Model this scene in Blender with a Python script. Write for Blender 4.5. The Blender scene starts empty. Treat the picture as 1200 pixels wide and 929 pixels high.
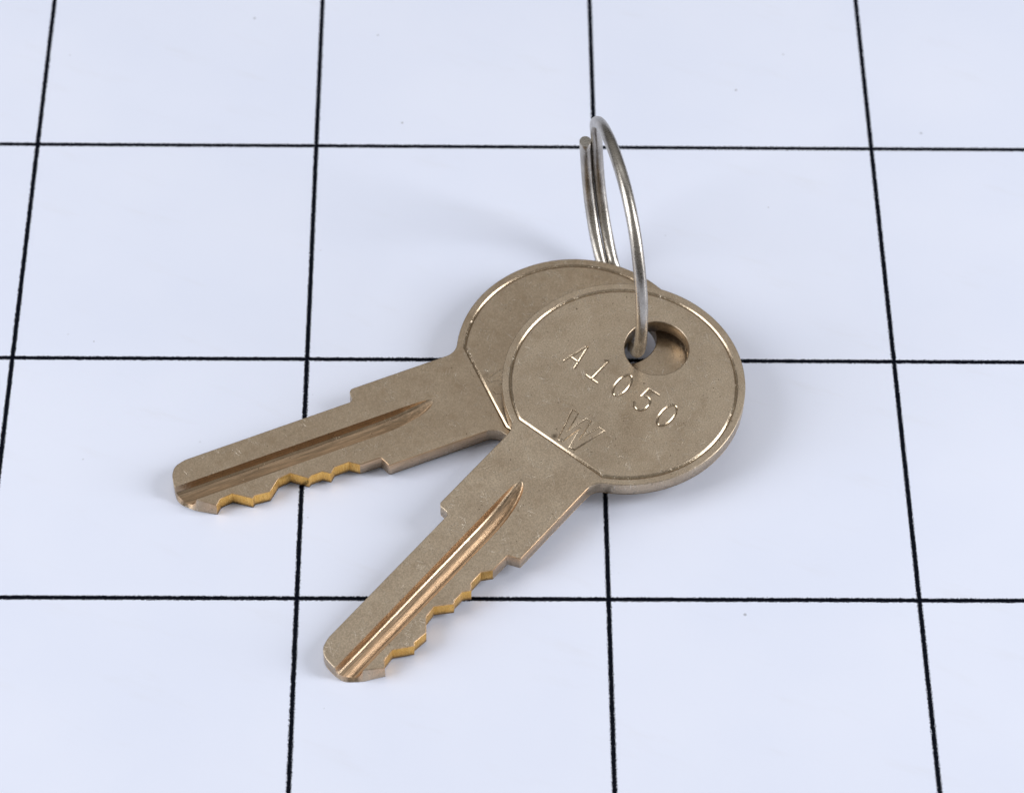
import bpy, math, random
import numpy as np
from mathutils import Vector, Matrix
from mathutils.geometry import delaunay_2d_cdt

# Everything is designed in millimetres and written out in metres.
MM = 0.001
S = bpy.context.scene
COL = S.collection
random.seed(4)

# ------------------------------------------------------------------ node helpers
class NT:
    def __init__(s, name):
        s.m = bpy.data.materials.new(name); s.m.use_nodes = True
        s.t = s.m.node_tree; s.t.nodes.clear()
        s.out = s.n('ShaderNodeOutputMaterial'); s.bsdf = s.n('ShaderNodeBsdfPrincipled')
        s.l(s.bsdf.outputs[0], s.out.inputs['Surface'])
    def n(s, kind, **kw):
        nd = s.t.nodes.new(kind)
        for k, v in kw.items(): setattr(nd, k, v)
        return nd
    def l(s, a, b): s.t.links.new(a, b)
    def put(s, sock, v):
        if hasattr(v, 'links') or isinstance(v, bpy.types.NodeSocket): s.l(v, sock)
        else: sock.default_value = v
    def math(s, op, a, b=0.0, c=0.0, clamp=False):
        nd = s.n('ShaderNodeMath', operation=op, use_clamp=clamp)
        for i, v in enumerate((a, b, c)): s.put(nd.inputs[i], v)
        return nd.outputs[0]
    def mix(s, f, a, b):
        nd = s.n('ShaderNodeMix', data_type='RGBA')
        s.put(nd.inputs[0], f); s.put(nd.inputs[6], a); s.put(nd.inputs[7], b)
        return nd.outputs[2]
    def ramp(s, v, lo, hi, a=0.0, b=1.0):
        nd = s.n('ShaderNodeMapRange', interpolation_type='SMOOTHSTEP')
        s.put(nd.inputs[0], v)
        for i, x in enumerate((lo, hi, a, b)): nd.inputs[i + 1].default_value = x
        return nd.outputs[0]
    def noise(s, vec, scale, detail=2.0, rough=0.5, dist=0.0, w=None):
        nd = s.n('ShaderNodeTexNoise', noise_dimensions='3D' if w is None else '4D')
        s.l(vec, nd.inputs['Vector'])
        if w is not None: s.put(nd.inputs['W'], w)
        nd.inputs['Scale'].default_value = scale; nd.inputs['Detail'].default_value = detail
        nd.inputs['Roughness'].default_value = rough; nd.inputs['Distortion'].default_value = dist
        return nd.outputs['Fac']
    def coords_mm(s):
        tc = s.n('ShaderNodeTexCoord')
        vm = s.n('ShaderNodeVectorMath', operation='SCALE')
        s.l(tc.outputs['Object'], vm.inputs[0]); vm.inputs['Scale'].default_value = 1000.0
        return vm.outputs[0]
    def mapping(s, vec, rot=0.0, scale=(1, 1, 1), loc=(0, 0, 0)):
        r = s.n('ShaderNodeMapping'); r.inputs['Rotation'].default_value = (0, 0, rot)
        s.l(vec, r.inputs['Vector'])
        q = s.n('ShaderNodeMapping'); q.inputs['Scale'].default_value = scale; q.inputs['Location'].default_value = loc
        s.l(r.outputs[0], q.inputs['Vector'])
        return q.outputs[0]

def rgb(r, g, b): return (r, g, b, 1.0)

# ------------------------------------------------------------------ materials
def key_metal(name):
    k = NT(name); P = k.coords_mm()
    rnd = k.math('MULTIPLY', k.n('ShaderNodeObjectInfo').outputs['Random'], 37.0)
    wear = k.n('ShaderNodeAttribute', attribute_name='wear').outputs['Fac']
    broad = k.noise(P, 0.35, 3, 0.55, w=rnd)
    grain = k.noise(P, 9.0, 3, 0.65, w=rnd)
    fine = k.noise(P, 22.0, 2, 0.6, w=rnd)
    streak = k.noise(k.mapping(P, 0, (0.35, 17, 17)), 1.0, 3, 0.6, w=rnd)
    mx = k.n('ShaderNodeMix', data_type='FLOAT'); k.l(k.math('MULTIPLY', wear, 1.6, clamp=True), mx.inputs[0]); k.l(grain, mx.inputs[2]); k.l(streak, mx.inputs[3])
    grain = mx.outputs[0]
    nickel = k.mix(k.ramp(broad, 0.3, 0.7), rgb(*NICKEL_A), rgb(*NICKEL_B))
    brass = k.mix(k.ramp(grain, 0.35, 0.7), rgb(*BRASS_A), rgb(*BRASS_B))
    wf = k.math('MULTIPLY', wear, k.ramp(grain, 0.25, 0.6, 0.45, 1.0), clamp=True)
    c = k.mix(wf, nickel, brass)
    # grainy blank finish, tiny pits and pale nicks
    g = k.ramp(grain, 0.3, 0.75, 0.70, 1.20)
    g = k.math('MULTIPLY', g, k.ramp(fine, 0.3, 0.75, 0.90, 1.08))
    hs = k.n('ShaderNodeHueSaturation'); k.l(c, hs.inputs['Color']); k.l(g, hs.inputs['Value'])
    c = hs.outputs[0]
    scr = None
    for rot, sc, lo in ((0.35, (0.55, 16, 1), 0.64), (1.2, (0.7, 18, 1), 0.63), (2.2, (0.5, 15, 1), 0.63), (2.85, (0.8, 20, 1), 0.63)):
        v = k.ramp(k.noise(k.mapping(P, rot, sc, (rot * 9, rot * 5, 0)), 1.0, 2, 0.6, w=rnd), lo, lo + 0.05)
        scr = v if scr is None else k.math('MAXIMUM', scr, v)
    patch = k.ramp(k.noise(P, 0.9, 2, 0.5, w=rnd), 0.42, 0.62)
    scr = k.math('MULTIPLY', k.math('MULTIPLY', scr, patch), k.math('SUBTRACT', 1.0, wear, clamp=True))
    pits = k.ramp(k.noise(P, 4.6, 1, 0.5, w=k.math('ADD', rnd, 11.0)), 0.70, 0.77)
    obj_t = k.n('ShaderNodeAttribute', attribute_type='OBJECT', attribute_name='tarnish').outputs['Fac']
    tarn = k.ramp(k.noise(P, 0.8, 4, 0.6, w=k.math('ADD', rnd, 5.0)), 0.48, 0.75)
    c = k.mix(k.math('ADD', k.math('MULTIPLY', tarn, 0.35), obj_t), c, rgb(0.34, 0.245, 0.155))
    c = k.mix(k.math('MULTIPLY', scr, 0.5), c, rgb(0.95, 0.88, 0.76))
    c = k.mix(k.math('MULTIPLY', pits, 0.75), c, rgb(0.10, 0.07, 0.045))
    stain_shade = k.n('ShaderNodeAttribute', attribute_name='stain_shade').outputs['Fac']  # dark spot by the emblem, plus painted shade on the hole wall
    c = k.mix(k.math('MULTIPLY', stain_shade, k.math('SUBTRACT', 0.9, k.math('MULTIPLY', obj_t, 2.0))), c, rgb(0.09, 0.065, 0.045))
    k.l(c, k.bsdf.inputs['Base Color'])
    k.bsdf.inputs['Metallic'].default_value = 1.0
    r = k.ramp(grain, 0.25, 0.75, KEY_ROUGH - 0.04, KEY_ROUGH + 0.05)
    r = k.math('SUBTRACT', r, k.math('MULTIPLY', scr, 0.1))
    shine = k.n('ShaderNodeAttribute', attribute_name='shine').outputs['Fac']
    r = k.math('SUBTRACT', r, k.math('MULTIPLY', shine, 0.2))
    k.l(r, k.bsdf.inputs['Roughness'])
    h = k.math('ADD', k.math('MULTIPLY', grain, 0.7), k.math('MULTIPLY', fine, 0.3))
    h = k.math('SUBTRACT', h, k.math('MULTIPLY', scr, 0.5))
    h = k.math('SUBTRACT', h, k.math('MULTIPLY', pits, 1.2))
    b = k.n('ShaderNodeBump'); b.inputs['Strength'].default_value = 1.0
    b.inputs['Distance'].default_value = 0.008 * MM
    k.l(h, b.inputs['Height']); k.l(b.outputs[0], k.bsdf.inputs['Normal'])
    return k.m

def cut_brass(name):
    k = NT(name); P = k.coords_mm()
    g = k.noise(k.mapping(P, 0, (9, 9, 0.9)), 1.0, 3, 0.7)
    f = k.noise(P, 12.0, 2, 0.6)
    c = k.mix(k.ramp(g, 0.3, 0.7), rgb(*CUT_A), rgb(*CUT_B))
    c = k.mix(k.ramp(f, 0.56, 0.74), c, rgb(0.22, 0.13, 0.04))
    hz = k.n('ShaderNodeSeparateXYZ'); k.l(P, hz.inputs[0])
    low_brown = k.ramp(k.math('ADD', hz.outputs[2], k.math('MULTIPLY', k.noise(P, 3.0, 2, 0.6), 0.5)), -1.08, -0.65, 0.85, 0.0)
    c = k.mix(low_brown, c, rgb(0.20, 0.12, 0.05))  # darker brown towards the bottom of the cut faces
    k.l(c, k.bsdf.inputs['Base Color']); k.bsdf.inputs['Metallic'].default_value = 1.0
    k.l(k.ramp(f, 0.3, 0.7, 0.24, 0.4), k.bsdf.inputs['Roughness'])
    b = k.n('ShaderNodeBump'); b.inputs['Distance'].default_value = 0.02 * MM
    k.l(g, b.inputs['Height']); k.l(b.outputs[0], k.bsdf.inputs['Normal'])
    return k.m

def ring_steel(name):
    k = NT(name); P = k.coords_mm()
    a = k.noise(P, 0.5, 4, 0.6); f = k.noise(P, 9.0, 3, 0.6)
    c = k.mix(k.ramp(a, 0.35, 0.68), rgb(*RING_A), rgb(*RING_B))
    c = k.mix(k.math('MULTIPLY', k.ramp(f, 0.56, 0.75), 0.55), c, rgb(0.20, 0.18, 0.16))
    k.l(c, k.bsdf.inputs['Base Color']); k.bsdf.inputs['Metallic'].default_value = 1.0
    k.l(k.ramp(f, 0.3, 0.7, 0.22, 0.38), k.bsdf.inputs['Roughness'])
    b = k.n('ShaderNodeBump'); b.inputs['Distance'].default_value = 0.006 * MM
    k.l(f, b.inputs['Height']); k.l(b.outputs[0], k.bsdf.inputs['Normal'])
    return k.m

def grid_paper(name):
    k = NT(name); P = k.coords_mm()
    sp = k.n('ShaderNodeSeparateXYZ'); k.l(P, sp.inputs[0]); X, Y = sp.outputs[0], sp.outputs[1]
    fuzz = k.math('MULTIPLY', k.math('SUBTRACT', k.noise(P, 7.0, 3, 0.9), 0.5), 0.6)
    def dist(c, slope, other):
        c = k.math('ADD', c, k.math('MULTIPLY', other, slope))
        f = k.math('FRACT', k.math('ADD', k.math('DIVIDE', c, 25.4), 0.5))
        return k.math('MULTIPLY', k.math('ABSOLUTE', k.math('SUBTRACT', f, 0.5)), 25.4)
    dx = dist(X, 0.0002, Y); dy = dist(Y, 0.0003, X)
    lx = k.ramp(k.math('ADD', dx, fuzz), 0.18, 0.243, 1.0, 0.0)
    ly = k.ramp(k.math('ADD', dy, fuzz), 0.19, 0.252, 1.0, 0.0)
    line = k.math('MAXIMUM', lx, ly)
    tone = k.noise(P, 0.05, 3, 0.5)
    base = k.mix(k.ramp(tone, 0.3, 0.7), rgb(*PAPER_A), rgb(*PAPER_B))
    vor = k.n('ShaderNodeTexVoronoi', feature='F1'); k.l(P, vor.inputs['Vector']); vor.inputs['Scale'].default_value = 0.42
    vor.inputs['Randomness'].default_value = 1.0
    d = k.math('DIVIDE', vor.outputs['Distance'], 0.42)   # mm to the cell's speck
    keep = k.n('ShaderNodeSeparateColor'); k.l(vor.outputs['Color'], keep.inputs[0])
    size = k.math('MULTIPLY', k.math('POWER', keep.outputs[0], 4.0), 0.15)
    wob = k.math('MULTIPLY', k.math('SUBTRACT', k.noise(P, 8.0, 2, 0.6), 0.5), 0.12)
    speck = k.math('MULTIPLY', k.math('GREATER_THAN', size, k.math('ADD', d, wob)), k.ramp(keep.outputs[1], 0.1, 1.0, 0.12, 0.6))
    base = k.mix(speck, base, rgb(0.16, 0.15, 0.15))
    smear = k.math('MULTIPLY', k.ramp(k.noise(k.mapping(P, 0.4, (0.10, 0.4, 1)), 1.0, 4, 0.6), 0.55, 0.85), 0.16)
    base = k.mix(smear, base, rgb(0.62, 0.60, 0.60))
    c = k.mix(line, base, rgb(0.002, 0.003, 0.007))
    k.l(c, k.bsdf.inputs['Base Color'])
    r = k.ramp(k.noise(P, 0.25, 3, 0.6), 0.3, 0.7, 0.30, 0.42)
    k.l(k.math('ADD', r, k.math('MULTIPLY', line, 0.3)), k.bsdf.inputs['Roughness'])
    k.l(k.math('SUBTRACT', PAPER_SPEC, k.math('MULTIPLY', line, PAPER_SPEC * 0.85)), k.bsdf.inputs['Specular IOR Level'])
    b = k.n('ShaderNodeBump'); b.inputs['Distance'].default_value = 0.004 * MM
    k.l(k.noise(P, 3.0, 3, 0.6), b.inputs['Height']); k.l(b.outputs[0], k.bsdf.inputs['Normal'])
    return k.m

NICKEL_A = (0.525, 0.418, 0.30); NICKEL_B = (0.61, 0.497, 0.365)
BRASS_A = (0.62, 0.405, 0.235); BRASS_B = (0.77, 0.525, 0.325)
CUT_A = (0.74, 0.41, 0.09); CUT_B = (0.90, 0.56, 0.17)
RING_A = (0.38, 0.35, 0.31); RING_B = (0.52, 0.485, 0.43)
PAPER_A = (0.745, 0.787, 0.915); PAPER_B = (0.775, 0.812, 0.93)
PAPER_SPEC = 0.35; KEY_ROUGH = 0.36
M_KEY = key_metal('nickel_silver_key'); M_CUT = cut_brass('raw_brass_cut')
M_RING = ring_steel('ring_wire'); M_PAPER = grid_paper('printed_grid_paper')

# ------------------------------------------------------------------ key blank geometry
TH = 1.42            # thickness
R_BOW, R_LINE, X_CH = 10.27, 9.54, 8.48
HOLE = (-4.55, 0.0, 2.75)

def arc(cx, cy, r, a0, a1, n):
    return [(cx + r * math.cos(a0 + (a1 - a0) * i / n), cy + r * math.sin(a0 + (a1 - a0) * i / n)) for i in range(n + 1)]

def rounded(pts, radii, n=5):
    """round the interior corners of an open polyline"""
    out = [pts[0]]
    for i in range(1, len(pts) - 1):
        r = radii.get(i, 0)
        if r <= 0: out.append(pts[i]); continue
        p = Vector(pts[i]); a = (Vector(pts[i - 1]) - p).normalized(); b = (Vector(pts[i + 1]) - p).normalized()
        for j in range(n + 1):
            t = j / n
            q = p + a * r * (1 - t) ** 2 + b * r * t ** 2
            out.append((q.x, q.y))
    out.append(pts[-1]); return out

def outline():
    yS = 4.25; r = 1.5
    xf = math.sqrt((R_BOW + r) ** 2 - (yS + r) ** 2)          # fillet centre
    a_t = math.atan2(yS + r, xf)
    pts = []                                                   # (x, y, is_cut)
    # cut-side neck and shoulder
    neck = arc(xf, yS + r, r, a_t + math.pi, 1.5 * math.pi, 9)
    low = neck + [(19.05, 4.25), (19.27, 3.62), (19.42, 3.22), (21.28, 3.20)]
    low = low[:9] + rounded(low[9:], {1: 0.12, 2: 0.2, 3: 0.15}, 3)
    pts += [(x, y, 0) for x, y in low[:-1]]
    cuts = [(21.28, 3.20), (22.03, 2.57), (23.32, 2.60), (23.85, 3.06), (24.42, 2.59), (25.40, 2.60), (25.72, 2.77), (26.93, 1.68), (28.06, 1.83),
            (29.15, 2.75), (30.45, 2.61), (30.72, 2.81), (32.10, 1.69), (33.18, 1.80), (33.72, 2.30)]
    pts += [(x, y, 1) for x, y in cuts[:-1]]
    tip = [(33.72, 2.30), (34.95, 1.18), (36.05, 0.02), (36.28, -0.75), (36.05, -2.0), (35.55, -2.72), (34.6, -3.0), (19.62, -3.02), (19.36, -3.25), (19.30, -4.0), (19.06, -4.25)]
    tip = rounded(tip, {2: 0.35, 3: 0.3, 4: 0.4, 5: 0.4, 6: 0.3, 7: 0.12, 8: 0.1, 9: 0.12}, 5)
    pts += [(x, y, 0) for x, y in tip[:-1]]
    corner = rounded([tip[-2], (19.06, -4.25), (11, -4.25)], {1: 0.12}, 4)
    pts += [(x, y, 0) for x, y in corner[1:-1]]
    neck = arc(xf, -yS - r, r, 0.5 * math.pi, math.pi - a_t, 9)
    pts += [(x, y, 0) for x, y in neck[:-1]]
    bow = arc(0, 0, R_BOW, -a_t, -(2 * math.pi - a_t), 220)
    pts += [(x, y, 0) for x, y in bow[:-1]]
    return pts[::-1]     # anticlockwise

def seg_dist(P, A, B):
    """P (n,2); segments A,B (m,2) -> min distance (n,)"""
    out = np.full(len(P), 1e9)
    for a, b in zip(A, B):
        d = b - a; L = max(d @ d, 1e-12)
        t = np.clip(((P - a) @ d) / L, 0, 1)
        q = P - a - t[:, None] * d
        out = np.minimum(out, np.hypot(q[:, 0], q[:, 1]))
    return out

def polyline_segs(lines):
    A, B = [], []
    for l in lines:
        for i in range(len(l) - 1): A.append(l[i]); B.append(l[i + 1])
    return np.array(A, float), np.array(B, float)

# stamped characters: read along +Y, tops towards the hole (-X)
def stamp(pts, cy): return [(-0.9 + v, cy + u) for u, v in pts]
def ell(cu, cv, ru, rv, tilt, n=22):
    r = []
    for i in range(n + 1):
        a = 2 * math.pi * i / n
        u, v = ru * math.cos(a), rv * math.sin(a)
        r.append((cu + u + tilt * v, cv + v))
    return r
CHARS = [stamp([(-0.62, 2.42), (0.0, 0.0), (0.08, 0.0), (0.58, 2.42)], -4.68), stamp([(-0.36, 1.72), (0.46, 1.72)], -4.68),
         stamp([(-0.02, 0.0), (-0.02, 2.36)], -2.30), stamp([(-0.32, 0.20), (-0.06, 0.03)], -2.30), stamp([(-0.64, 2.36), (0.60, 2.36)], -2.30),
         stamp(ell(0, 1.22, 0.55, 1.22, 0.07), 0.10),
         stamp([(0.56, 0.0), (-0.50, 0.03), (-0.52, 1.05), (-0.2, 0.84), (0.14, 0.82), (0.42, 1.02), (0.56, 1.4), (0.54, 1.85), (0.36, 2.22), (0.02, 2.40), (-0.36, 2.26), (-0.62, 1.9)], 2.52),
         stamp(ell(0, 1.22, 0.56, 1.22, 0.05), 4.86)]
EMBLEM = [(4.88, -1.64), (4.84, -0.98), (6.95, -0.54), (4.87, -0.17), (4.83, 0.34), (6.97, 0.70), (4.86, 1.19), (4.87, 1.80),
          (7.98, 1.04), (8.02, 0.52), (5.92, 0.07), (7.98, -0.27), (8.06, -0.69), (4.88, -1.64)]
a_d = math.acos((X_CH - 0.03) / R_LINE)
D_LINE = arc(0.03, 0, R_LINE, a_d, 2 * math.pi - a_d, 200); D_LINE.append(D_LINE[0])

# milled groove: (y, depth)
PROF = [(-0.76, 0.0), (-0.745, 0.10), (-0.70, 0.30), (-0.66, 0.46), (-0.62, 0.58), (-0.57, 0.66), (-0.50, 0.72), (-0.43, 0.76), (-0.36, 0.78),
        (-0.24, 0.79), (-0.10, 0.82), (0.05, 0.87), (0.20, 0.94), (0.35, 1.02), (0.48, 1.075), (0.58, 1.09), (0.68, 1.07), (0.80, 0.98), (0.92, 0.80),
        (1.02, 0.5), (1.08, 0.18), (1.10, 0.0)]
X_APEX, Y_RIDGE, X_RUN = 13.15, -0.5, 18.7
def milled(P):
    u = np.clip((P[:, 0] - X_APEX) / (X_RUN - X_APEX), 1e-4, 1); uu = np.clip((P[:, 0] - X_APEX) / 2.4, 1e-4, 1)
    wl = np.sqrt(1 - (1 - u) ** 2); wu = np.sqrt(1 - (1 - uu) ** 2)
    r = P[:, 1] - Y_RIDGE
    y = Y_RIDGE + np.where(r > 0, r / wl, r / wu)
    d = np.interp(y, [p[0] for p in PROF], [p[1] for p in PROF], left=0, right=0)
    return np.where(P[:, 0] > X_APEX, -d * (1 - (1 - u) ** 2), 0)

OUT = outline()
OUT_XY = np.array([(p[0], p[1]) for p in OUT])
RIM = 0.06; HRIM = 0.07
def inset(poly, d, closed=True):
    n = len(poly); r = []
    for i in range(n):
        a, p, b = poly[i - 1], poly[i], poly[(i + 1) % n]
        t1 = p - a; t2 = b - p
        t1 = t1 / (np.hypot(*t1) + 1e-9); t2 = t2 / (np.hypot(*t2) + 1e-9)
        n1 = np.array([-t1[1], t1[0]]); n2 = np.array([-t2[1], t2[0]])
        m = n1 + n2; L = np.hypot(*m)
        if L < 1e-3: m = n1
        else: m = m / L
        c = max(0.5, m @ n1)
        r.append(p + m * d / c)
    return np.array(r)

def build_key_mesh(emblem=1.0):
    verts, edges = [], []
    def add_line(l, closed=False):
        s = len(verts)
        verts.extend((float(x), float(y)) for x, y in l)
        n = len(l)
        edges.extend((s + i, s + i + 1) for i in range(n - 1))
        if closed: edges.append((s + n - 1, s))
    add_line(OUT_XY, True)
    hole = np.array(arc(HOLE[0], HOLE[1], HOLE[2], 0, 2 * math.pi, 72)[:-1])
    add_line(hole, True)
    for d in (0.006, 0.02, 0.036, RIM, RIM + 0.05): add_line(inset(OUT_XY, d), True)
    for d in (0.01, 0.03, HRIM, HRIM + 0.04): add_line(arc(HOLE[0], HOLE[1], HOLE[2] + d, 0, 2 * math.pi, 72)[:-1], True)
    # engraved line and stamped characters
    for line, w, closed in [(D_LINE, W_D, True)] + [(c, W_C, False) for c in CHARS] + [(EMBLEM, W_E, True)]:
        l = np.array(line)
        add_line(l)
        for f in (0.3, 0.62, 1.0, 1.3):
            for sgn in (1, -1):
                if closed: add_line(inset(l[:-1], sgn * f * w), True)
                else:
                    t = np.gradient(l, axis=0); t /= np.hypot(t[:, 0], t[:, 1])[:, None]
                    add_line(l + sgn * f * w * np.c_[-t[:, 1], t[:, 0]])
        if not closed:
            for p, q in ((l[0], l[1]), (l[-1], l[-2])):
                t = (p - q) / np.hypot(*(p - q)); nn = np.array([-t[1], t[0]])
                for f in (1.0, 1.3): add_line([p + t * f * w + nn * w * f, p + t * f * w - nn * w * f])
    # seam between bow and blade along the chord of the engraved line
    add_line([(X_CH, -7), (X_CH, 7)])
    # milled groove
    for y, _ in PROF: add_line([(X_RUN + 0.3, y), (37, y)])
    add_line([(X_RUN + 0.3, -0.84), (37, -0.84)]); add_line([(X_RUN + 0.3, 1.15), (37, 1.15)])
    for x in np.arange(X_RUN + 1, 36, 1.3): add_line([(x, -0.84), (x, 1.15)])
    for y, _ in PROF:                                             # the cutter's run-out towards the bow
        l = []
        for x in np.concatenate([[X_APEX + 0.004, X_APEX + 0.03], np.arange(X_APEX + 0.08, X_RUN + 0.3, 0.12)]):
            u = min(1, (x - X_APEX) / (X_RUN - X_APEX)); uu = min(1, (x - X_APEX) / 2.4)
            wl = math.sqrt(1 - (1 - u) ** 2); wu = math.sqrt(1 - (1 - uu) ** 2)
            l.append((x, Y_RIDGE + (y - Y_RIDGE) * (wl if y > Y_RIDGE else wu)))
        add_line(l)
    for x in np.arange(7.5, 8.4, 0.07):
        for y in np.arange(-1.5, -0.7, 0.07): verts.append((float(x), float(y)))
    # loose points that keep the flats evenly triangulated
    for x in np.arange(-10, 36, 0.7):
        for y in np.arange(-10, 10.1, 0.7):
            verts.append((float(x + random.uniform(-.15, .15)), float(y + random.uniform(-.15, .15))))
    vo, eo, fo, *_ = delaunay_2d_cdt([Vector(v) for v in verts], edges, [], 0, 2e-4)
    V = np.array([(v.x, v.y) for v in vo]); T = np.array([f for f in fo if len(f) == 3])
    a, b, c = V[T[:, 0]], V[T[:, 1]], V[T[:, 2]]
    area = 0.5 * ((b[:, 0] - a[:, 0]) * (c[:, 1] - a[:, 1]) - (b[:, 1] - a[:, 1]) * (c[:, 0] - a[:, 0]))
    T[area < 0] = T[area < 0][:, ::-1]
    cen = (a + b + c) / 3
    ins = np.zeros(len(T), bool)                                  # point in polygon
    x0, y0 = OUT_XY[:, 0], OUT_XY[:, 1]; x1, y1 = np.roll(x0, -1), np.roll(y0, -1)
    for i in range(len(x0)):
        cond = (y0[i] > cen[:, 1]) != (y1[i] > cen[:, 1])
        if y0[i] == y1[i]: continue
        xx = x0[i] + (cen[:, 1] - y0[i]) * (x1[i] - x0[i]) / (y1[i] - y0[i])
        ins ^= cond & (cen[:, 0] < xx)
    hv = np.hypot(cen[:, 0] - HOLE[0], cen[:, 1] - HOLE[1])
    T = T[ins & (hv > HOLE[2] * math.cos(math.pi / 72) - 1e-4) & (np.abs(area) > 1e-7)]
    used = np.unique(T); remap = -np.ones(len(V), int); remap[used] = np.arange(len(used))
    V = V[used]; T = remap[T]
    # heights
    sA = np.array([p[:2] for p in OUT]); sB = np.roll(sA, -1, axis=0)
    cutflag = np.array([OUT[i][2] and OUT[(i + 1) % len(OUT)][2] or (OUT[i][2] != OUT[(i + 1) % len(OUT)][2]) and
                        21.2 < (OUT[i][0] + OUT[(i + 1) % len(OUT)][0]) / 2 < 33.75 and (OUT[i][1] + OUT[(i + 1) % len(OUT)][1]) / 2 > 1.5 for i in range(len(OUT))], bool)
    dB = seg_dist(V, sA[~cutflag], sB[~cutflag]); dC = seg_dist(V, sA[cutflag], sB[cutflag])
    def rim(d, r): return np.where(d < r, -(r - np.sqrt(np.maximum(0, r * r - (r - np.minimum(d, r)) ** 2))), 0)
    z = rim(dB, RIM) * np.where(dC < 1e-6, 0.3, 1)
    z = np.minimum(z, rim(dC, 0.035))
    z = np.minimum(z, rim(np.abs(np.hypot(V[:, 0] - HOLE[0], V[:, 1] - HOLE[1]) - HOLE[2]), HRIM))
    def groove(lines, w, dep):
        d = seg_dist(V, *polyline_segs(lines)); s = np.clip(d / w, 0, 1)
        return -dep * (0.5 + 0.5 * np.cos(math.pi * s))
    z = z + groove([D_LINE], W_D, DEP_D) * np.clip(dB / 0.3, 0, 1)
    z = z + groove(CHARS, W_C, DEP_C) + groove([EMBLEM], W_E, DEP_E * emblem)
    mz = milled(V)
    z = np.minimum(z, mz)
    wear = np.clip(-mz / 0.12, 0, 1) * np.clip(0.6 + 0.4 * (V[:, 1] + 0.35) / 0.4, 0.35, 1.0)
    side = (V[:, 1] > 3.1) & (V[:, 0] > 10.2) & (V[:, 0] < 21.3)
    wear = np.maximum(wear, np.where(side, np.clip(1.25 - dB / 0.09, 0, 1), 0))
    wear = np.maximum(wear, np.clip(1.2 - dC / 0.10, 0, 1))
    stain_shade = np.clip(1.1 - np.hypot((V[:, 0] - 7.95) / 0.34, (V[:, 1] + 1.1) / 0.30), 0, 1)
    zg = groove([D_LINE], W_D, 1.0) + groove(CHARS, W_C, 1.0) + groove([EMBLEM], W_E, emblem)
    shine = np.clip(-zg * 2.5, 0, 1)
    shine = np.maximum(shine, np.where(mz < -0.3, np.exp(-((V[:, 1] - Y_RIDGE) / 0.09) ** 2), 0))
    # solid: top, bottom and walls
    n = len(V)
    hd = HOLE[2] - np.hypot(V[:, 0] - HOLE[0], V[:, 1] - HOLE[1])
    e = {}
    for t in T:
        for i in range(3): e[(t[i], t[(i + 1) % 3])] = 1
    bnd = [(i, j) for (i, j) in e if (j, i) not in e]
    isb = np.zeros(n, bool)
    for i, j in bnd: isb[i] = isb[j] = True
    nrm = np.zeros((n, 2))
    for i, j in bnd:
        d = V[j] - V[i]; L = np.hypot(*d)
        nn = np.array([-d[1], d[0]]) / max(L, 1e-9)
        nrm[i] += nn; nrm[j] += nn
    L = np.hypot(nrm[:, 0], nrm[:, 1]); nrm[L > 1e-9] /= L[L > 1e-9][:, None]
    top = np.c_[V, z]
    idx = np.where(isb)[0]; mid_of = -np.ones(n, int); mid_of[idx] = np.arange(len(idx)) + n
    low_of = -np.ones(n, int); low_of[idx] = np.arange(len(idx)) + n + len(idx)
    bw = np.where(V[idx, 0] > 33.8, np.clip(1 - np.abs((V[idx, 1] - 0.75) / 1.55) ** 2, 0, 1), 0) * 0.27
    nose = -nrm[idx] * bw[:, None]
    mid = np.c_[V[idx] + nose, np.full(len(idx), -TH + 0.09)]
    low = np.c_[V[idx] + nose + nrm[idx] * 0.07, np.full(len(idx), -TH)]
    bot_in = np.where(~isb)[0]; bot_of = low_of.copy(); bot_of[bot_in] = np.arange(len(bot_in)) + n + 2 * len(idx)
    bot = np.c_[V[bot_in], np.full(len(bot_in), -TH)]
    ALL = np.vstack([top, mid, low, bot])
    F = [tuple(t) for t in T]; K = [0] * len(T)
    F += [tuple(bot_of[t[::-1]]) for t in T]; K += [1] * len(T)
    for i, j in bnd:
        c = (V[i] + V[j]) / 2
        k = 2
        if np.hypot(c[0] - HOLE[0], c[1] - HOLE[1]) < 3: k = 4
        elif seg_dist(c[None], sA[cutflag], sB[cutflag])[0] < 1e-3: k = 3
        F.append((j, i, mid_of[i], mid_of[j])); K.append(k)
        F.append((mid_of[j], mid_of[i], low_of[i], low_of[j])); K.append(k)
    W = np.zeros(len(ALL)); W[:n] = wear
    ST = np.zeros(len(ALL)); ST[:n] = stain_shade
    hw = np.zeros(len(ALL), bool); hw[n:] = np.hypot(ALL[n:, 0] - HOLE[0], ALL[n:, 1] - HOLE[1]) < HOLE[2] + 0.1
    ST[hw] = 0.55                                                 # shade inside the hole, painted into the wall colour
    SH = np.zeros(len(ALL)); SH[:n] = shine
    return ALL, F, np.array(K), W, ST, SH

W_D, DEP_D = 0.17, 0.115
W_C, DEP_C = 0.125, 0.08
W_E, DEP_E = 0.088, 0.058

def mesh_from(name, verts, faces, mat):
    me = bpy.data.meshes.new(name)
    me.from_pydata([tuple(v) for v in verts], [], faces); me.materials.append(mat); me.update()
    return me

def add_attr(me, name, vals):
    at = me.attributes.new(name, 'FLOAT', 'POINT'); at.data.foreach_set('value', np.asarray(vals, np.float32))

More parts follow.
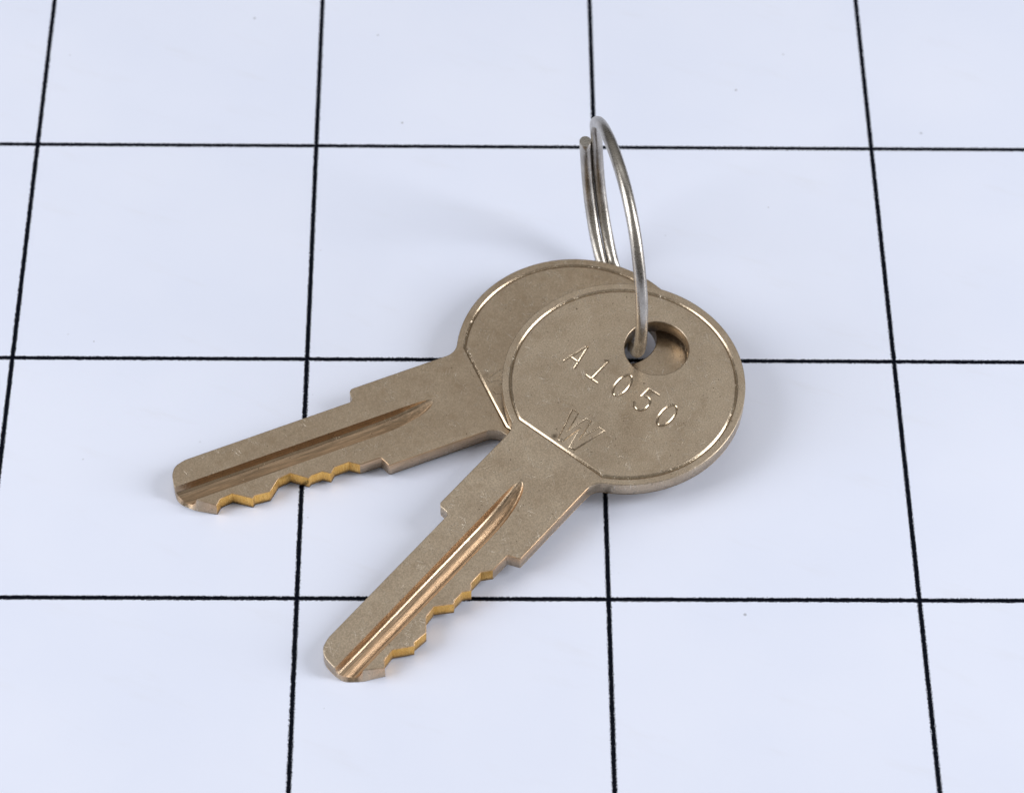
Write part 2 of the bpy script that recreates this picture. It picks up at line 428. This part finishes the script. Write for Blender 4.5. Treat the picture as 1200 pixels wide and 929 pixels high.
def smooth_normals(me, angle, kinds=None):
    """corner normals of the whole solid, split at creases"""
    me.polygons.foreach_set('use_smooth', [True] * len(me.polygons))
    me.set_sharp_from_angle(angle=angle)
    if kinds is not None:                                         # crisp corners between the cut faces
        sh = me.attributes.get('sharp_edge') or me.attributes.new('sharp_edge', 'BOOLEAN', 'EDGE')
        by = {}
        for p in me.polygons:
            if kinds[p.index] == 3:
                for ek in p.edge_keys: by.setdefault(ek, []).append(p.index)
        ek2i = {e.key: e.index for e in me.edges}
        for ek, ps in by.items():
            if len(ps) == 2 and me.polygons[ps[0]].normal.dot(me.polygons[ps[1]].normal) < math.cos(math.radians(17)):
                sh.data[ek2i[ek]].value = True
    me.update()
    n = np.zeros(len(me.loops) * 3, np.float32); me.corner_normals.foreach_get('vector', n)
    return n.reshape(-1, 3)

def sub_mesh(name, sel, mat):
    ids = np.where(sel)[0]; used = sorted({int(i) for k in ids for i in F[k]})
    rm = {u: i for i, u in enumerate(used)}
    me = mesh_from(name, ALL[used] * MM, [tuple(rm[int(i)] for i in F[k]) for k in ids], mat)
    me.polygons.foreach_set('use_smooth', [True] * len(me.polygons))
    add_attr(me, 'wear', WEAR[used]); add_attr(me, 'stain_shade', STAIN_SHADE[used]); add_attr(me, 'shine', SHINE[used])
    nn = []
    for k in ids: nn += [tuple(CN[starts[k] + q]) for q in range(len(F[k]))]
    me.normals_split_custom_set(nn)
    return me

def key_meshes(emblem):
    global ALL, F, KIND, WEAR, STAIN_SHADE, SHINE, CN, starts
    ALL, F, KIND, WEAR, STAIN_SHADE, SHINE = build_key_mesh(emblem)
    full = mesh_from('key_solid', ALL * MM, F, M_KEY)
    CN = smooth_normals(full, math.radians(38), KIND)
    starts = np.array([p.loop_start for p in full.polygons])
    cx = np.array([np.mean([ALL[i][0] for i in f]) for f in F])
    cut = KIND == 3
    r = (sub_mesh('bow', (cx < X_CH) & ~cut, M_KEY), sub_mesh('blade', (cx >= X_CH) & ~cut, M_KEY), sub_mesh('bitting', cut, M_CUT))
    bpy.data.meshes.remove(full)
    return r
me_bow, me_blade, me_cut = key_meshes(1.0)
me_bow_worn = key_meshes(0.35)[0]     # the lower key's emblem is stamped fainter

def link(name, data, parent=None):
    o = bpy.data.objects.new(name, data); COL.objects.link(o)
    if parent: o.parent = parent
    return o

def pose(az, pitch, roll, loc):
    c, s = math.cos(az), math.sin(az)
    X = Vector((c * math.cos(pitch), s * math.cos(pitch), -math.sin(pitch)))
    Y0 = Vector((-s, c, 0)); Z0 = X.cross(Y0)
    Y = Y0 * math.cos(roll) + Z0 * math.sin(roll); Z = X.cross(Y)
    m = Matrix((X, Y, Z)).transposed().to_4x4(); m.translation = Vector(loc) * MM
    return m

POSES = [((4.019800739945314, 0.07694994437035488, -0.05790037538836472), (52.43013349189499, -5.886888987682346, 4.156031515857462),
          'upper key stamped A1050, its round bow in full view over the other key'),
         ((3.548315592953392, 0.03128012667860228, -0.07120192338140964), (48.55728401439972, -1.5907225888159746, 2.638249168665414),
          'lower key, its bow mostly covered by the other key, blade pointing left')]
key0 = None
for ang, loc, label in POSES:
    if key0 is None:
        k = link('key', None)
        b1 = link('bow', me_bow, k); b2 = link('blade', me_blade, k); b3 = link('bitting', me_cut, b2)
        b3['label'] = 'bare yellow brass faces of the key cuts'
        for q in (b1, b2, b3): q['tarnish'] = 0.0
        key0 = k
    else:
        k = key0.copy(); COL.objects.link(k)
        for ch in list(key0.children):
            c = ch.copy(); COL.objects.link(c); c.parent = k; c['tarnish'] = 0.30   # the lower key is browner
            if c.data == me_bow: c.data = me_bow_worn
            for g in list(ch.children):
                d = g.copy(); COL.objects.link(d); d.parent = c
    k.empty_display_size = 0.005
    k.matrix_world = pose(*ang, loc)
    k['label'] = label; k['category'] = 'key'; k['group'] = 'flat metal keys on the ring'

# ------------------------------------------------------------------ split ring
RP = [50.03323, 2.90378, 12.38, 0.18355, -0.07642, 11.03, 0.0251, -0.11466, -1.17513, -0.37421, 1.3085, 2.64681, 3.67344, 2.81892, 1.53485, 0.50462, 3e-05, 0.69194, 2.32799, 3.72335, 4.81883]
WIRE = 0.51
def ring_curve(th):
    C = np.array(RP[:3]); az, ti, R = RP[3:6]
    n = np.array([math.cos(az) * math.cos(ti), math.sin(az) * math.cos(ti), math.sin(ti)])
    h = np.array([-math.sin(az), math.cos(az), 0]); u = np.cross(n, h)
    xk = np.arange(-2, 1.01, 0.25) * math.pi; yk = np.array(RP[8:])
    m = np.gradient(yk, xk); x = np.clip(th, xk[0], xk[-1])
    i = np.clip(np.searchsorted(xk, x) - 1, 0, len(xk) - 2); hh = xk[i + 1] - xk[i]; t = (x - xk[i]) / hh
    off = (2 * t ** 3 - 3 * t ** 2 + 1) * yk[i] + (t ** 3 - 2 * t ** 2 + t) * hh * m[i] + (-2 * t ** 3 + 3 * t ** 2) * yk[i + 1] + (t ** 3 - t ** 2) * hh * m[i + 1]
    off = off + np.where(th > math.pi, 0.25 * (th - math.pi), 0)
    Rr = R * (1 + RP[6] * np.cos(2 * th) + RP[7] * np.sin(2 * th))
    return C + (Rr * np.cos(th))[:, None] * u + (Rr * np.sin(th))[:, None] * h + off[:, None] * n, n

def build_ring():
    th = np.linspace(-1.5 * math.pi - 0.09, 0.84 * math.pi, 300)
    P, nax = ring_curve(th)
    ker = np.array([1, 2, 3, 4, 3, 2, 1.]); ker /= ker.sum()
    Q = P.copy()
    for k in range(3): Q[3:-3, k] = np.convolve(P[:, k], ker, 'valid')
    P = Q
    T = np.gradient(P, axis=0); T /= np.linalg.norm(T, axis=1)[:, None]
    NS = 20; verts, faces = [], []
    def ringv(p, t, r):
        a = nax - t * (nax @ t); a /= np.linalg.norm(a); b = np.cross(t, a)
        s = len(verts)
        for j in range(NS):
            f = 2 * math.pi * j / NS
            verts.append(p + r * (a * math.cos(f) + b * math.sin(f)))
        return s
    rows = []
    bev = ((0.0, 0.95), (0.03, 1.0))
    for d, f in bev: rows.append(ringv(P[0] + T[0] * d, T[0], WIRE * f))
    for i in range(3, len(P) - 3): rows.append(ringv(P[i], T[i], WIRE))
    for d, f in bev[::-1]: rows.append(ringv(P[-1] - T[-1] * d, T[-1], WIRE * f))
    for a, b in zip(rows, rows[1:]):
        for j in range(NS):
            q = (j + 1) % NS
            faces.append((a + j, a + q, b + q, b + j))
    faces.append(tuple(rows[0] + j for j in range(NS))[::-1]); faces.append(tuple(rows[-1] + j for j in range(NS)))
    V = np.array(verts); base = np.array([RP[0], RP[1], 0])
    me = mesh_from('split_ring', (V - base) * MM, faces, M_RING)
    smooth_normals(me, math.radians(40))
    o = link('key_ring', me); o.location = Vector(base) * MM
    o['label'] = 'silver wire split ring standing upright through the holes of the keys'; o['category'] = 'key ring'
build_ring()

# ------------------------------------------------------------------ printed grid board
def board():
    x0, x1, y0, y1, t = -110, 200, -130, 150, 0.6
    v = [(x, y, z) for z in (-t, 0) for x, y in ((x0, y0), (x1, y0), (x1, y1), (x0, y1))]
    f = [(3, 2, 1, 0), (4, 5, 6, 7), (0, 1, 5, 4), (1, 2, 6, 5), (2, 3, 7, 6), (3, 0, 4, 7)]
    o = link('grid_board', mesh_from('grid_board', np.array(v) * MM, f, M_PAPER))
    o['kind'] = 'structure'
board()

# ------------------------------------------------------------------ light
w = bpy.data.worlds.new('World'); S.world = w; w.use_nodes = True
wt = w.node_tree; bg = wt.nodes['Background']
tc = wt.nodes.new('ShaderNodeTexCoord'); sx = wt.nodes.new('ShaderNodeSeparateXYZ'); cr = wt.nodes.new('ShaderNodeMapRange')
wt.links.new(tc.outputs['Generated'], sx.inputs[0]); wt.links.new(sx.outputs[2], cr.inputs[0])
cr.inputs[1].default_value = 0.0; cr.inputs[2].default_value = 0.6; cr.inputs[3].default_value = 0.08; cr.inputs[4].default_value = 0.32
cz = wt.nodes.new('ShaderNodeMapRange'); wt.links.new(sx.outputs[2], cz.inputs[0])
cz.inputs[1].default_value = 0.82; cz.inputs[2].default_value = 1.0; cz.inputs[3].default_value = 1.0; cz.inputs[4].default_value = 0.5
mu = wt.nodes.new('ShaderNodeMath'); mu.operation = 'MULTIPLY'
wt.links.new(cr.outputs[0], mu.inputs[0]); wt.links.new(cz.outputs[0], mu.inputs[1])
wt.links.new(mu.outputs[0], bg.inputs[1]); bg.inputs[0].default_value = (1.0, 0.98, 0.955, 1)   # a dim room, darker towards its walls

def area(name, loc, target, sx, sy, radiance, color=(1, 1, 1)):
    L = bpy.data.lights.new(name, 'AREA'); L.shape = 'RECTANGLE'; L.size = sx * MM; L.size_y = sy * MM
    L.energy = radiance * math.pi * sx * sy * MM * MM; L.color = color
    o = link(name, L); o.location = Vector(loc) * MM
    o.rotation_euler = (Vector(target) - Vector(loc)).to_track_quat('-Z', 'Y').to_euler()
    return o
COOL = (0.945, 0.96, 1.0)
area('softbox_left', (-275, -60, 190), (45, 60, 0), 230, 350, 4.9, COOL)
area('softbox_right', (370, -50, 165), (45, 60, 0), 125, 320, 10.0, COOL)
area('added_fill_back', (45, 215, 520), (45, 0, 0), 420, 190, 0.72, COOL)  # added fill lamp, lifts the key flats and the far paper

# ------------------------------------------------------------------ camera
cam = bpy.data.cameras.new('camera'); co = link('camera', cam); S.camera = co
co.location = Vector((38.68901036369393, -180.22642826324412, 214.883269027871)) * MM
co.rotation_euler = (0.686655752449708, -0.014794943488735252, -0.006848448426976368)
cam.sensor_width = 36.0; cam.lens = 3800.714852180218 / 1200 * 36
cam.clip_start = 0.005; cam.clip_end = 20
cam.dof.use_dof = True; cam.dof.aperture_fstop = 62
cam.dof.focus_distance = (Vector((42, -14, 2)) * MM - co.location).dot(co.matrix_basis.to_3x3() @ Vector((0, 0, -1)))

S.unit_settings.system = 'METRIC'; S.unit_settings.length_unit = 'MILLIMETERS'
S.view_settings.view_transform = 'Standard'; S.view_settings.look = 'None'
S.view_settings.exposure = 0; S.view_settings.gamma = 1
S.render.resolution_x = 1024; S.render.resolution_y = 792
